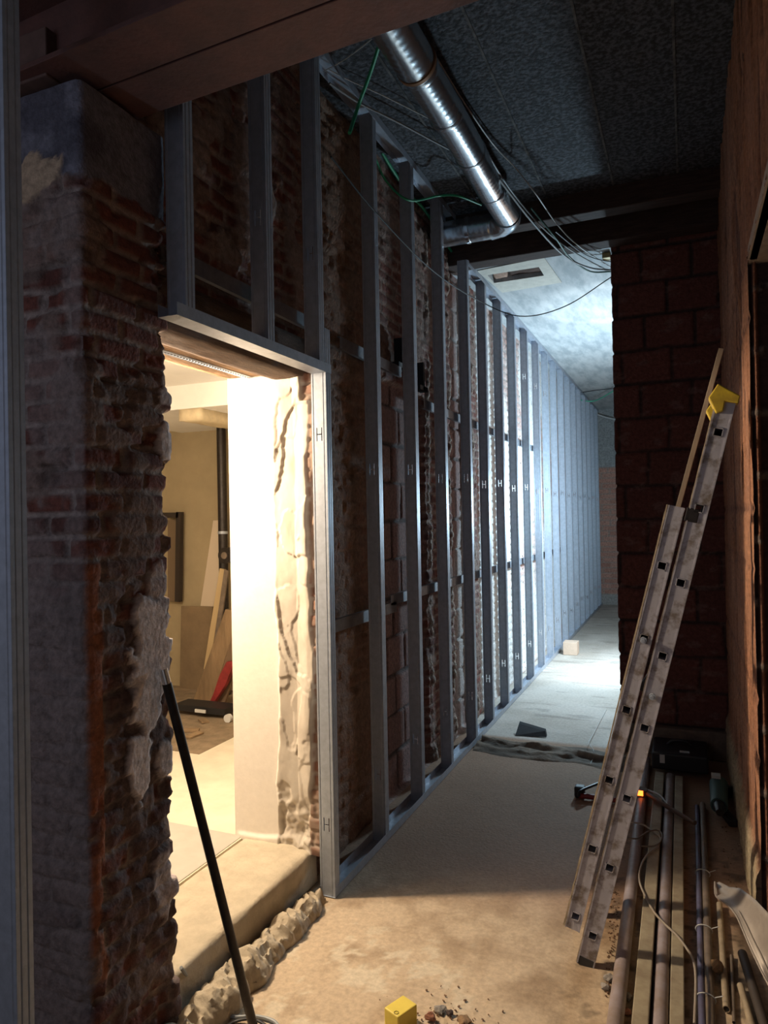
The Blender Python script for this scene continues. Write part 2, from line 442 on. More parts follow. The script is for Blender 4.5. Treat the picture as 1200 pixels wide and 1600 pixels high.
# thickness of the long wall, seen from the room behind
struct(box('wall_left_core', (-2.10, 3.02, .0), (WX - .10, 7.0, 3.95), white_paint))
struct(box('wall_over_door_core', (-2.12, 1.68, 2.62), (WX - .08, 3.02, 3.95), mat('rubble_core', (.14, .09, .07), .9, noise=.4)))
struct(box('wall_pier_core', (-2.60, PY0 + .06, 0), (PX - .06, PY1 - .06, 3.04), mat('rubble_core')))
struct(relief('wall_pier_stone', [(-2.7, 1.62), (-1.95, 1.62), (-1.55, 1.62)], 3.2, 3.95, .02, .02, lambda s, z, X, Y: ((fbm(s * 4, z * 4, 3, 3) - .5) * .03, mix((.10, .085, .08), (.16, .13, .12), sst(.4, .6, fbm(s * 4, z * 7, 6, 3))))))

# ------------------------------------------------------------------ floor


def grid(name, x0, x1, y0, y1, d, fn, m):
    nx = int((x1 - x0) / d) + 1; ny = int((y1 - y0) / d) + 1
    X, Y = np.meshgrid(np.linspace(x0, x1, nx), np.linspace(y0, y1, ny)); Z, C = fn(X, Y)
    V = np.stack([X, Y, Z], -1).reshape(-1, 3); i = np.arange(ny - 1)[:, None] * nx + np.arange(nx - 1)[None, :]
    Fq = np.stack([i, i + 1, i + nx + 1, i + nx], -1).reshape(-1, 4)
    return link(name, V.tolist(), Fq.tolist(), m, smooth=True, cols=np.clip(C.reshape(-1, 3), 0, 1))


def floor_fn(X, Y):
    a = fbm(X * 2.5, Y * 2.5, 1, 5); b = fbm(X * 9, Y * 9, 2, 4)
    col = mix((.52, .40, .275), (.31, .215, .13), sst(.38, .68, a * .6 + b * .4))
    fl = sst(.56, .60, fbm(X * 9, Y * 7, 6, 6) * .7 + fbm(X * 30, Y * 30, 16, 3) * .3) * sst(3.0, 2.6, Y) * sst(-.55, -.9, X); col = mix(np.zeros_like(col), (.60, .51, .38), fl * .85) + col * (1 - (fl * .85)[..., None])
    mid = sst(2.95, 3.5, Y)[..., None]; col = col * (1 - mid) + mix((.26, .155, .095), (.34, .215, .14), a) * mid  # mid floor darker and redder: shade and warm bounce put into the colour
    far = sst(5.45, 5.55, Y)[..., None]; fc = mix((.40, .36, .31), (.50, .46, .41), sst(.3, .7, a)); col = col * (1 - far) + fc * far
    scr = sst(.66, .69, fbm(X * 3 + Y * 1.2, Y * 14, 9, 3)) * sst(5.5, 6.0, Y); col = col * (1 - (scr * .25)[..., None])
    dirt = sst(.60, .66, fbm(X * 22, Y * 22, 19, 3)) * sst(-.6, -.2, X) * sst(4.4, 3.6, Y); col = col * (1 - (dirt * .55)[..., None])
    return (b - .5) * .004 + (a - .5) * .004 - .002, col


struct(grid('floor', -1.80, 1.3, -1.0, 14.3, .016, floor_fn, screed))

# ------------------------------------------------------------------ right-hand side
RX = 0.24


def blockwall(s, z, X, Y):
    m, r, d = bricks(s, z, .30, .25, .010, .002, 5)
    gr = fbm(s * 26, z * 1.0, 7, 3); gr2 = fbm(s * 60, z * 1.6, 17, 2)
    col = mix((.30, .135, .075), (.40, .19, .105), r); col = mix(col, (.16, .07, .05), m * .6)
    cr = sst(.60, .66, fbm(s * 11 + z * .8, z * 1.1, 27, 3)); col = mix(col, (.09, .045, .035), cr * .7)
    pale = sst(.55, .7, gr2); col = mix(col, (.42, .235, .16), pale * .4)
    lo = sst(.34, .28, z); col = mix(col, (.42, .34, .22), lo)
    return (np.abs(gr - .5)) * .03 - m * .006 - cr * .008 + lo * .02, col


struct(relief('wall_right', [(RX, 14.2), (RX, 3.15)], 0, 3.95, .012, .03, blockwall))
struct(relief('wall_right_over', [(RX, 3.15), (RX, -.6)], 2.72, 3.95, .012, .03, blockwall))


def jamb(s, z, X, Y):
    m, r, d = bricks(z, s, 5, .30, .0, 0, 3)
    j = sst(.022, .012, np.abs((z / .25) % 1 * .25 - .125))
    rib = sst(.012, .008, np.abs((s + .012) % .075 - .0375) - .012)
    col = mix((.045, .022, .018), (.20, .085, .05), sst(.010, .004, np.abs((s + .02) % .085 - .0425)))
    j2 = j * sst(.42, .55, fbm(s * 22, z * 14, 4, 3)); col = mix(col, (.13, .10, .085), j2)
    return -.03 + .03 * sst(.010, .004, np.abs((s + .02) % .085 - .0425)) + j2 * .02, col


struct(relief('wall_right_jamb', [(RX, 3.15), (.75, 3.15)], 0, 2.72, .006, .012, jamb))
struct(box('trim_lintel', (RX + .004, -.6, 2.72), (.70, 3.30, 2.92), mat('concrete_lintel', (.42, .35, .29), .85, noise=.3, nscale=14, bump=.3)))
struct(box('trim_lintel_edge', (RX - .004, -.6, 2.72), (RX + .03, 3.12, 2.76), mat('pale_lintel_edge', (.50, .42, .36), .8, noise=.2)))
struct(box('wall_side_closure', (1.25, -1.0, 0), (1.35, 3.4, 3.95), mat('dim_plaster', (.12, .09, .07), .9)))  # unseen wall added so light enters only from behind the camera
struct(box('wall_side_room_end', (.45, 3.2, 0), (1.30, 3.3, 2.72), mat('dim_plaster')))


def pierwall(s, z, X, Y):
    m, r, d = bricks(s + .05, z - .21, .34, .247, .016, .006, 15)
    col = mix((.125, .048, .040), (.175, .065, .052), r); col = mix(col, (.06, .038, .034), m)
    w = sst(.62, .70, fbm(s * 9, z * 20, 24, 4)); col = mix(col, (.24, .15, .13), w * .4)
    return -m * .014 + (r - .5) * .006 + (fbm(s * 25, z * 25, 2, 3) - .5) * .006, col


struct(relief('wall_right_pier', [(-.485, 5.75), (-.485, 5.50), (RX + .01, 5.50)], .20, 3.95, .012, .012, pierwall))
struct(box('wall_right_pier_core', (-.47, 5.52, 0), (RX, 5.76, 3.94), mat('pier_core', (.12, .05, .04), .9)))
pl = box('trim_plinth', (-.50, 5.44, 0), (RX, 5.56, .20), mat('plinth_concrete', (.22, .17, .13), .9, noise=.4, nscale=12, bump=.5), bevel=.012); struct(pl)

struct(box('floor_side', (-6.0, -1.0, -.06), (-1.79, 1.63, -.002), mat('side_floor', (.30, .22, .15), .9, noise=.3)))
struct(box('ceiling_side', (-6.0, -.6, 3.95), (-2.1, 1.7, 4.1), deck))
# ceiling
struct(box('ceiling', (-2.1, -.6, 3.95), (1.3, 5.06, 4.1), deck))
HX0, HX1, HY0, HY1 = -1.47, -1.05, 5.70, 5.92
cf = MB().box((-1.80, 5.49, 3.72), (1.3, HY0, 4.0)).box((-1.80, HY1, 3.72), (1.3, 14.3, 4.0)).box((-1.80, HY0, 3.72), (HX0, HY1, 4.0)).box((HX1, HY0, 3.72), (1.3, HY1, 4.0))
struct(cf.build('ceiling_far', slab_ceiling))
for i, x in enumerate((-1.32, -.86, -.42, -.02)):
    struct(box('trim_deck_joint', (x, -.6, 3.944), (x + .012, 5.0, 3.955), mat('pale_joint', (.17, .17, .17), .9, noise=.8, nscale=14)))
# far wall: block below, grey render above
FW = 14.1


def farwall(s, z, X, Y):
    m, r, d = bricks(s, z, .29, .10, .012, .002, 35)
    col = mix((.40, .20, .15), (.48, .26, .20), r); col = mix(col, (.34, .26, .22), m)
    g = sst(2.60, 2.63, z); col = mix(col, (.30, .31, .31), g); b = sst(.22, .18, z); col = mix(col, (.33, .31, .29), b)
    return -m * .006 * (1 - g) + g * -.02 + b * .02, col


struct(relief('wall_back', [(-1.80, FW), (1.3, FW)], 0, 3.75, .03, .02, farwall))

# ------------------------------------------------------------------ doorway step, slab, timber lintel


def lumpy_box(name, lo, hi, d, amp, m, seed=1, edge=.01):
    bm = bmesh.new(); lo = Vector(lo); hi = Vector(hi); sz = hi - lo
    bmesh.ops.create_cube(bm, size=1)
    for v in bm.verts: v.co = Vector(((v.co.x + .5) * sz.x, (v.co.y + .5) * sz.y, (v.co.z + .5) * sz.z)) + lo
    for ax in range(3):
        n = max(1, int(sz[ax] / d))
        for k in range(1, n):
            no = Vector((0, 0, 0)); no[ax] = 1; c = lo.copy(); c[ax] += sz[ax] * k / n
            bmesh.ops.bisect_plane(bm, geom=bm.verts[:] + bm.edges[:] + bm.faces[:], plane_co=c, plane_no=no)
    P = np.array([v.co[:] for v in bm.verts]); nrm = [v.normal.copy() for v in bm.verts]; bm.normal_update()
    q = fbm(P[:, 0] * 9 + P[:, 2] * 7, P[:, 1] * 9 + P[:, 2] * 5, seed, 4)
    for v, t in zip(bm.verts, q):
        on = sum(1 for a in range(3) if min(abs(v.co[a] - lo[a]), abs(v.co[a] - hi[a])) < 1e-5)
        v.co += v.normal * ((t - .5) * amp - (edge * (.5 + t) if on > 1 else 0))
    me = bpy.data.meshes.new(name); bm.to_mesh(me); bm.free(); me.materials.append(m); me.polygons.foreach_set('use_smooth', [True] * len(me.polygons))
    o = bpy.data.objects.new(name, me); COL.objects.link(o); return o


st = lumpy_box('concrete_step', (-2.05, 1.93, 0), (-1.655, 3.0, .177), .022, .014, step_mat, 4, .010)
tag(st, 'rough concrete step filling the lit doorway beside the brick pier', 'step')
sl = box('grey_floor_slab', (-3.1, 1.90, .10), (-2.062, 2.965, .176), tile_grey, bevel=.003)
tag(sl, 'smooth grey slab on the floor just behind the doorway step', 'slab')
# mortar squeezed out along the foot of the step
ysr = np.linspace(1.72, 2.86, 260); qr = fbm(ysr * 7, ysr * 0, 44, 4)
pts = [(-1.585, y, .006) for y in ysr]
mb = MB().tube(pts, [.040 + .060 * float(q) * (1.2 if y < 2.2 else 1.0) * min(1, (y - 1.70) * 8, (2.88 - y) * 8) for q, y in zip(qr, ysr)], 36)
for v in mb.v:
    n = float(fbm(np.array([v.x * 17 + v.z * 15 + v.y * 8]), np.array([v.y * 17 - v.x * 7]), 8, 4)[0]); n2 = abs(float(fbm(np.array([v.x * 16 - v.z * 20]), np.array([v.y * 20 + v.x * 10]), 18, 3)[0]) - .5); v.z = v.z * 1.0 + (n - .5) * .045 - n2 * .07 + .008; v.x = max(v.x, -1.63) + (n - .5) * .035; v.z = max(v.z, -.01)
tag(mb.build('mortar_ridge', mortar, smooth=True), 'crumpled ridge of hardened mortar along the foot of the doorway step', 'mortar')
li = lumpy_box('timber_lintel', (-2.11, 1.75, 2.445), (-1.84, 3.02, 2.60), .04, .014, timber_lintel, 9, .006)
tag(li, 'old brown timber lintel over the lit doorway, inner one above the reveal', 'lintel')
li = lumpy_box('timber_lintel', (-1.835, 1.75, 2.412), (-1.655, 3.02, 2.60), .03, .012, mat('dark_lintel_timber', (.13, .075, .045), .85, noise=.5, nscale=9, bump=.6, stretch=(6, 1, 6)), 11, .006)
tag(li, 'dark brown front lintel directly behind the steel track over the doorway', 'lintel')
mb = MB()
for k in range(60): mb.box((-1.985, 1.8 + k * .02, 2.437), (-1.972, 1.812 + k * .02, 2.441))
mb.box((-2.0, 1.78, 2.441), (-1.955, 3.0, 2.4425))
tag(mb.build('plaster_bead', zinc), 'perforated metal plaster bead under the timber lintel', 'bead')

# ------------------------------------------------------------------ room behind the doorway
struct(box('floor_room', (-6.0, 1.68, 0), (-2.055, 8.0, .172), mat('pale_room_screed', (.72, .64, .50), .85, noise=.12, nscale=6, bump=.15)))
struct(box('ceiling_room', (-6.0, 1.68, 2.76), (-2.10, 8.0, 2.9), white_paint))
struct(box('wall_room_front', (-6.0, 1.62, 0), (-2.3, 1.72, 3.95), white_paint))
struct(box('wall_room_side', (-6.05, 1.62, 0), (-5.95, 8.0, 3.4), cream_paint))
struct(box('wall_room_back', (-6.0, 5.45, 0), (-2.1, 5.55, 3.3), cream_paint))
bmq = lumpy_box('wall_room_lintel', (-3.50, 4.3, 2.49), (-3.30, 5.44, 2.585), .05, .03, mat('cream_plaster_lintel', (.70, .58, .38), .9, noise=.15), 5, .01); struct(bmq)
struct(box('ceiling_room_soffit', (-4.4, 4.3, 2.58), (-2.12, 5.45, 2.77), white_paint))
struct(box('floor_room_rough', (-6.0, 3.9, .172), (-3.05, 5.45, .176), mat('old_floor_with_shade', (.30, .22, .14), .95, noise=.4, nscale=10, bump=.4)))  # old floor finish; the room's far shade is also put into this darker colour

# things stacked against the back wall of that room


def px_quad(name, pts, ax, v, thick, m, label=None, cat=None, group=None, parent=None, smooth=False):
    """flat board whose outline is given by photo points on a plane, with real thickness away from the camera"""
    P = [at(x, y, ax, v) for x, y in pts]; off = Vector((0, 0, 0)); off[ax] = thick
    n = len(P); mb = MB().add(P + [p + off for p in P], [tuple(range(n)), tuple(range(2 * n - 1, n - 1, -1))] + [(i, (i + 1) % n, n + (i + 1) % n, n + i) for i in range(n)])
    o = mb.build(name, m, parent, bevel=0.002)
    if label: tag(o, label, cat, group)
    return o


BK = 5.40
t = empty('framed_panel', at(262, 940, 1, BK), 'dark framed panel leaning at the back of the lit room beside the pier edge', 'panel')
px_quad('panel_board', [(262, 812), (277, 812), (275, 940), (262, 940)], 1, BK - .01, .02, mat('dull_panel', (.17, .12, .075), .7), parent=t)
mb = MB()
for a, b in (((255, 805), (281, 805)), ((281, 800), (279, 940))): mb.bar(at(*a, 1, BK - .02), at(*b, 1, BK - .02), .05, .05, up=(0, 1, 0))
mb.build('frame', mat('dark_frame', (.03, .022, .018), .6), t)
px_quad('white_board', [(333, 813), (352, 813), (349, 880), (333, 948), (313, 947)], 1, 5.41, .02, mat('white_board_paint', (.62, .52, .40), .7), 'white painted board leaning against the tan wall of the lit room', 'board')
px_quad('chipboard_sheet', [(283, 947), (332, 948), (318, 1108), (280, 1108)], 1, 5.38, .02, mat('grey_brown_panel', (.24, .17, .10), .85, noise=.25, nscale=6), 'large grey-brown sheet standing under the white board in the lit room', 'sheet')
px_quad('pale_batten', [(343, 888), (351, 890), (326, 1050), (318, 1045)], 1, 5.19, .025, mat('pale_batten_wood', (.50, .37, .20), .8), 'narrow pale batten leaning to the left of the dark standpipe', 'batten')
px_quad('thin_strip', [(350, 890), (356, 892), (340, 1010), (333, 1010)], 1, 5.16, .02, conduit_brown, 'thin brown strip leaning beside the pale batten', 'strip')
px_quad('wooden_plank', [(352, 952), (375, 958), (326, 1108), (297, 1108)], 1, 5.05, .035, plank, 'weathered wooden plank leaning diagonally low in the lit room', 'plank')
px_quad('wooden_board', [(364, 990), (385, 990), (348, 1108), (328, 1108)], 1, 4.98, .03, mat('dark_plank_wood', (.17, .11, .065), .85), 'darker board leaning between the plank and the red tool', 'board')
px_quad('red_tool', [(354, 1034), (366, 1034), (352, 1070), (338, 1092), (327, 1108), (322, 1108), (333, 1085), (343, 1055)], 1, 4.90, .05, red_paint, 'red painted tool leaning low beside the planks in the lit room', 'tool')
t = empty('standpipe', at(353, 1100, 1, 5.31), 'dark vertical standpipe with a round flange at the back of the lit room', 'pipe')
a = at(353, 668, 1, 5.31); b = at(353, 1100, 1, 5.31); a.z = 2.58; a.x = b.x
MB().tube([a, b], .042, 16).build('pipe', dark_steel, t, smooth=True)
c = at(351, 868, 1, 5.15); MB().tube([c, c + Vector((-.0, .12, 0))], .070, 24).build('flange', dark_steel, t, smooth=True)
MB().tube([c - Vector((0, .012, 0)), c], .03, 14).build('bolt_hub', conduit_brown, t, smooth=True)
c = at(353, 832, 1, 5.31); c.x = b.x; MB().tube([c - Vector((0, 0, .012)), c + Vector((0, 0, .012))], .047, 16).build('pipe_collar', zinc, t, smooth=True)
t = empty('hand_trolley', at(320, 1118, 2, .175), 'low dark trolley with a pale caster wheel on the rough floor of the lit room', 'trolley')
a = at(284, 1112, 1, 4.72); b = at(362, 1112, 1, 4.72)
MB().bar((a.x, a.y, .235), (b.x, b.y, .235), .18, .05).build('platform', black_pl, t)
c = at(357, 1113, 1, 4.60); c.z = .205; MB().tube([c - Vector((0, .02, 0)), c + Vector((0, .012, 0))], .032, 18).build('wheel', white_pl, t, smooth=True)
c = at(313, 1109, 1, 4.60); c.z = .235; MB().box(c - Vector((.05, .006, .012)), c + Vector((.05, .006, .012))).build('label_plate', white_pl, t)
for i, (x, y, w) in enumerate(((292, 1143, .09), (303, 1150, .07), (318, 1128, .05))):
    c = at(x, y, 2, .178); ax = Matrix.Translation(c) @ Matrix.Rotation(.5 + i, 4, 'Z') @ Matrix.Rotation(.06, 4, 'X')
    o = MB().box((-w, -.03, .003), (w, .03, .015), ax).build('wood_scrap', plank)
    tag(o, ('splintered scrap of wood on the rough floor at the left edge of the doorway view', 'pale scrap of wood on the room floor in front of the other scraps', 'small scrap of wood on the room floor near the trolley')[i], 'wood scrap', 'wood scraps on the room floor')

# ------------------------------------------------------------------ metal stud wall
SX = -1.52; SW = .076


def h_slots(zc, h=.062, w=.030, t=.0045): return [(-SW / 2 - w / 2, -SW / 2 - w / 2 + t, zc - h / 2, zc + h / 2), (-SW / 2 + w / 2 - t, -SW / 2 + w / 2, zc - h / 2, zc + h / 2), (-SW / 2 - w / 2, -SW / 2 + w / 2, zc - t / 2, zc + t / 2)]


def stud_mesh(z0, z1, hs):
    """C profile: web across x at y=0 with H shaped punchings, two flanges towards +y, lips"""
    prof = [(-SW, 0), (-SW + .007, 0), (-SW + .010, .003), (-SW + .013, 0), (-.016, 0), (-.013, .003), (-.010, 0), (0, 0)]
    xs = {p[0] for p in prof}; zs = {z0, z1}; slots = []
    for zc in hs: slots += h_slots(zc)
    for a, b, c, d in slots: xs |= {a, b}; zs |= {c, d}
    xs = sorted(xs); zs = sorted(zs)
    px, py = [p[0] for p in prof], [p[1] for p in prof]
    mb = MB(); V = [(x, float(np.interp(x, px, py)), z) for z in zs for x in xs]; nx = len(xs); f = []
    for j in range(len(zs) - 1):
        for i in range(nx - 1):
            cx = (xs[i] + xs[i + 1]) / 2; cz = (zs[j] + zs[j + 1]) / 2
            if any(a < cx < b and c < cz < d for a, b, c, d in slots): continue
            f.append((j * nx + i, j * nx + i + 1, (j + 1) * nx + i + 1, (j + 1) * nx + i))
    mb.add(V, f)
    for x, sg in ((0, -1), (-SW, 1)):
        fl = [(x, 0), (x, .010), (x + sg * .0022, .013), (x, .016), (x, .030), (x + sg * .0022, .033), (x, .036), (x, .048), (x + sg * .007, .048)]
        v = [(a, b, z) for z in (z0, z1) for a, b in fl]; n = len(fl); mb.add(v, [(i, i + 1, n + i + 1, n + i) for i in range(n - 1)])
    return mb


def stud(y, z0, z1, hs, label, group, rx=0.):
    mb = stud_mesh(z0, z1, hs)
    for v in mb.v: v.x += SX + rx; v.y += y
    o = mb.build('metal_stud', zinc, solid=.0012)
    return tag(o, label, 'stud', group)


ORD = ['first', 'second', 'third', 'fourth', 'fifth', 'sixth', 'seventh', 'eighth', 'ninth', 'tenth', 'eleventh', 'twelfth', 'thirteenth', 'fourteenth', 'fifteenth', 'sixteenth', 'seventeenth', 'eighteenth', 'nineteenth', 'twentieth']
G = 'galvanised studs along the corridor wall'
stud(1.235, 0, 3.94, [], 'dark steel stud close to the camera at the left edge of the photo', G)
stud(2.905, 0, 2.62, [2.13, .33], 'brightly lit steel stud forming the right jamb of the doorway', G)
ys = [3.50, 4.075, 4.655, 5.27, 5.79, 6.34, 6.89, 7.49, 8.10]
while ys[-1] < 13.5: ys.append(ys[-1] + .575)
for i, y in enumerate(ys):
    stud(y, 0, 3.93 if y < 5.1 else 3.71, [2.0 + (.03 if i % 2 else 0), .36 + .02 * (i % 3)] + ([3.2] if i in (7, 8, 9) else []), f'full height steel stud, {ORD[i]} one beyond the doorway jamb', G)
for i, y in enumerate((1.915, 2.42, 2.85)):
    stud(y, 2.425, 3.93, [2.95] if i else [], ('short steel stud over the doorway beside the brick pier', 'short steel stud standing mid-way over the doorway', 'short steel stud over the doorway, hard against the tall jamb stud')[i], G)


def utrack(a, b, up, name, label, w=.078, h=.042, m=zinc):
    a = Vector(a); b = Vector(b); mb = MB(); hz = Vector((0, 0, h * up))
    for s_ in (0, -w):
        o_ = Vector((s_, 0, 0)); mb.add([a + o_, b + o_, b + o_ + hz, a + o_ + hz], [(0, 1, 2, 3)])
    o_ = Vector((-w, 0, 0)); mb.add([a, b, b + o_, a + o_], [(0, 1, 2, 3)])
    return tag(mb.build(name, m, solid=.0014), label, 'track')


utrack((SX + .002, 2.90, .003), (SX + .002, 14.08, .003), 1, 'floor_track', 'long steel floor track carrying the corridor studs')
utrack((SX + .002, 5.30, 3.716), (SX + .002, 14.08, 3.716), -1, 'ceiling_track', 'steel head track along the pale far ceiling')
utrack((SX + .002, 1.0, 3.946), (SX + .002, 5.0, 3.946), -1, 'ceiling_track', 'steel head track along the dark near ceiling')
utrack((SX + .004, 1.865, 2.415), (SX + .004, 2.953, 2.415), 1, 'header_track', 'steel track spanning the top of the doorway')
# horizontal steel rails behind the studs
RLX = -1.635


def rail(y0, y1, z, label, h=.06, tail=None):
    mb = MB(); x = RLX
    prof = [(x, z - h / 2 + .012), (x + .012, z - h / 2), (x + .012, z + h / 2), (x, z + h / 2 - .012)]
    prof = [(x + .0, z - h / 2), (x + .02, z - h / 2), (x + .02, z + h / 2), (x, z + h / 2)]
    mb.add([(p[0], y, p[1]) for y in (y0, y1) for p in prof], [(i, i + 1, 5 + i, 4 + i) for i in range(3)])
    return tag(mb.build('fixing_rail', mat('dull_zinc', (.30, .32, .36), .5, .6, noise=.3), solid=.0014), label, 'rail', 'horizontal rails behind the studs')


rail(2.95, 3.95, 1.205, 'low horizontal rail behind the first stud after the doorway')
rail(3.86, 13.9, 1.25, 'long low horizontal rail running far down behind the studs')
rail(3.25, 4.10, 2.64, 'short upper rail just right of the doorway header')
rail(4.50, 8.2, 2.50, 'upper horizontal rail running behind the middle studs')
rail(1.95, 2.95, 2.66, 'horizontal rail on the wall above the doorway')
for y, z, l in ((4.12, 2.70, 'small black bracket above the end of the short upper rail'), (4.50, 2.62, 'small black bracket at the start of the upper rail')):
    tag(MB().box((-1.67, y, z - .03), (-1.615, y + .03, z + .16)).box((-1.67, y - .06, z - .03), (-1.615, y + .09, z)).build('wall_bracket', black_pl), l, 'bracket', 'wall brackets behind the studs')

# ------------------------------------------------------------------ steel beams


def ibeam(a, b, w, h, name, label, group=None):
    a = Vector(a); b = Vector(b); mb = MB(); t = .016
    mb.bar(a + Vector((0, 0, t / 2)), b + Vector((0, 0, t / 2)), w, t); mb.bar(a + Vector((0, 0, h - t / 2)), b + Vector((0, 0, h - t / 2)), w, t); mb.bar(a + Vector((0, 0, h / 2)), b + Vector((0, 0, h / 2)), .012, h - t)
    return tag(mb.build(name, beam_mat, bevel=.002), label, 'beam', group)


bz = 3.062; sk = -.045
ibeam((-2.35, 1.60 + .0, bz), (1.2, 1.60 + 3.55 * sk, bz), .168, .24, 'steel_beam', 'red-brown steel beam crossing overhead, nearer of the touching pair', 'steel beams overhead')
ibeam((-2.35, 1.775, bz), (1.2, 1.775 + 3.55 * sk, bz), .168, .24, 'steel_beam', 'red-brown steel beam crossing overhead, farther of the touching pair', 'steel beams overhead')
tag(box('brown_packing_block', (-2.3, 1.525, 3.055), (-1.70, 1.60, 3.20), mat('brown_block', (.17, .095, .075), .8, noise=.3), bevel=.004), 'brown packing block on the grey concrete pad beside the steel beams', 'block')
tag(box('timber_beam', (-1.75, 5.02, 3.80), (RX, 5.16, 3.97), timber_dark, bevel=.008), 'dark timber beam across the corridor where the two ceilings meet, nearer one', 'beam')
tag(box('timber_beam', (-1.75, 5.33, 3.70), (RX, 5.49, 3.97), timber_dark, bevel=.008), 'dark timber beam along the edge of the pale ceiling, farther one', 'beam')
struct(box('ceiling_gap', (-1.8, 5.1, 3.90), (1.3, 5.5, 4.1), mat('gap_soffit', (.22, .17, .15), .9, noise=.6, nscale=12)))
# patch and hole in the pale ceiling
PO = [at(x, y, 2, 3.7165) for x, y in ((745, 423), (850, 402), (878, 441), (785, 457))]
PI_ = [Vector((HX0, HY0, 3.7165)), Vector((HX1, HY0, 3.7165)), Vector((HX1, HY1, 3.7165)), Vector((HX0, HY1, 3.7165))]
o = link('ceiling_patch', PO + PI_, [(k, (k + 1) % 4, 4 + (k + 1) % 4, 4 + k) for k in range(4)], mat('pale_patch', (.66, .65, .58), .85, noise=.15)); o.modifiers.new('s', 'SOLIDIFY').thickness = .003
tag(o, 'pale plaster patch in the ceiling next to the duct', 'patch')
hm = mat('hole_dark', (.085, .042, .028), .9, noise=.5, bump=.6, bscale=25)
o = lumpy_box('exposed_lath', (HX0 + .15, HY0 + .006, 3.745), (HX1 - .008, HY1 - .006, 3.80), .02, .03, hm, 6, .005)
tag(o, 'dark brown lath exposed inside the broken opening of the pale ceiling patch', 'lath')
o = lumpy_box('loose_brick_rubble', (HX0 + .012, HY0 + .015, 3.735), (HX0 + .135, HY1 - .02, 3.80), .015, .03, mat('brick_rubble', (.50, .33, .25), .9, noise=.4, nscale=30), 16, .012)
tag(o, 'pinkish rubble lodged at the left end of the broken ceiling opening', 'rubble')

# ------------------------------------------------------------------ foil duct
DZ = 3.775; DR = .087
c0 = at(620, 52, 2, DZ); c1 = at(789, 332, 2, DZ)
dx = (at(683, 155, 2, DZ).x + at(733, 236, 2, DZ).x) / 2
y_el = at(792, 350, 2, DZ).y
d_root = empty('foil_duct', (dx, 3.4, DZ), 'silver foil spiral duct hung under the dark ceiling, bending left at its far end', 'duct')
path = []; rad = []
y = 2.15
random.seed(8)
while y < y_el - .16:
    path.append((dx + .004 * math.sin(y * 4), y, DZ)); rad.append(DR + .0003 * math.sin(y * 150) + random.uniform(-.0002, .0002) + (.006 if y < 3.02 else 0)); y += .008
MB().tube(path, rad, 40).build('straight_run', foil, d_root, smooth=True)
el = []
R = .15
for k in range(13):
    a = math.pi / 2 * k / 12; el.append((dx - R * (1 - math.cos(a)), y_el - .16 + R * math.sin(a) , DZ))
MB().tube(el, [DR + .004 + (.003 if k % 4 == 0 else 0) for k in range(13)], 40).build('elbow', foil, d_root, smooth=True)
path = []; rad = []; x = dx - R
while x > -1.66: path.append((x, y_el - .01, DZ)); rad.append(DR + .0003 * math.sin(x * 150)); x -= .008
MB().tube(path, rad, 40).build('branch_run', foil, d_root, smooth=True)
for yy in (3.03, 3.42, 3.86, 4.35):
    MB().tube([(dx, yy - .016, DZ), (dx, yy, DZ), (dx, yy + .016, DZ)], [DR + .003, DR + .006, DR + .003], 40).build('joint_tape', foil, d_root, smooth=True)
MB().tube([(dx - .30, y_el - .01, DZ), (dx - .325, y_el - .01, DZ)], DR + .006, 40).build('joint_tape', chrome, d_root, smooth=True)
MB().tube([(dx, 2.98, DZ), (dx, 3.0, DZ)], DR + .010, 40).build('clamp_band', mat('rusty_band', (.25, .12, .05), .6, .5), d_root, smooth=True)

# ------------------------------------------------------------------ overhead cables


def cable(name, pts, r, m, label, cat='cable', group=None):
    return tag(MB().tube(spline(pts, 8), r, 8).build(name, m, smooth=True), label, cat, group)


def A2(z, *pp): return [at(x, y, 2, z) for x, y in pp]


cable('green_conduit', [at(597, 55, 2, 3.88), at(580, 110, 2, 3.86), at(560, 165, 0, -1.49), at(546, 208, 0, -1.49)], .009, green_pl, 'bright green conduit hanging down beside the second tall stud from the duct start', 'conduit')
cable('green_conduit', [at(585, 245, 0, -1.60), at(605, 285, 0, -1.60), at(640, 313, 0, -1.50), at(685, 306, 0, -1.45), at(715, 306, 2, 3.80), at(752, 320, 2, 3.80)], .007, green_pl, 'green conduit sagging from between the studs to the duct', 'conduit')
cable('green_conduit', [at(597, 238, 0, -1.66), at(612, 263, 0, -1.66), at(640, 305, 0, -1.66), at(668, 335, 0, -1.66), at(735, 440, 0, -1.66)], .010, green_pl, 'green conduit running along the wall behind the stud tops', 'conduit')
cable('grey_cable', A2(3.90, (515, 130), (560, 160), (620, 190), (680, 222), (705, 235)), .006, grey_cable, 'thick grey cable slanting across the dark ceiling into the duct', 'cable')
cable('thin_cable', A2(3.92, (512, 108), (545, 125), (600, 150), (676, 188)), .0032, white_cable, 'thin pale cable slanting across the dark ceiling, above the thick grey one', 'cable')
cable('thin_cable', A2(3.92, (505, 112), (540, 92), (585, 58)), .0025, white_cable, 'thin pale wire rising from the doorway studs to the steel beam', 'cable')
cable('overhead_cable', A2(3.90, (683, 92), (725, 160), (770, 225), (805, 262)) + A2(3.74, (835, 300), (870, 350)) + A2(3.66, (905, 385), (958, 420)), .004, white_cable, 'pale cable curving right of the duct and over the timber beams', 'cable')
cable('overhead_cable', A2(3.78, (758, 236), (800, 300)) + A2(3.68, (850, 358)) + A2(3.64, (900, 396), (956, 426)), .005, grey_cable, 'grey cable leaving the duct side, left of the pale one', 'cable')
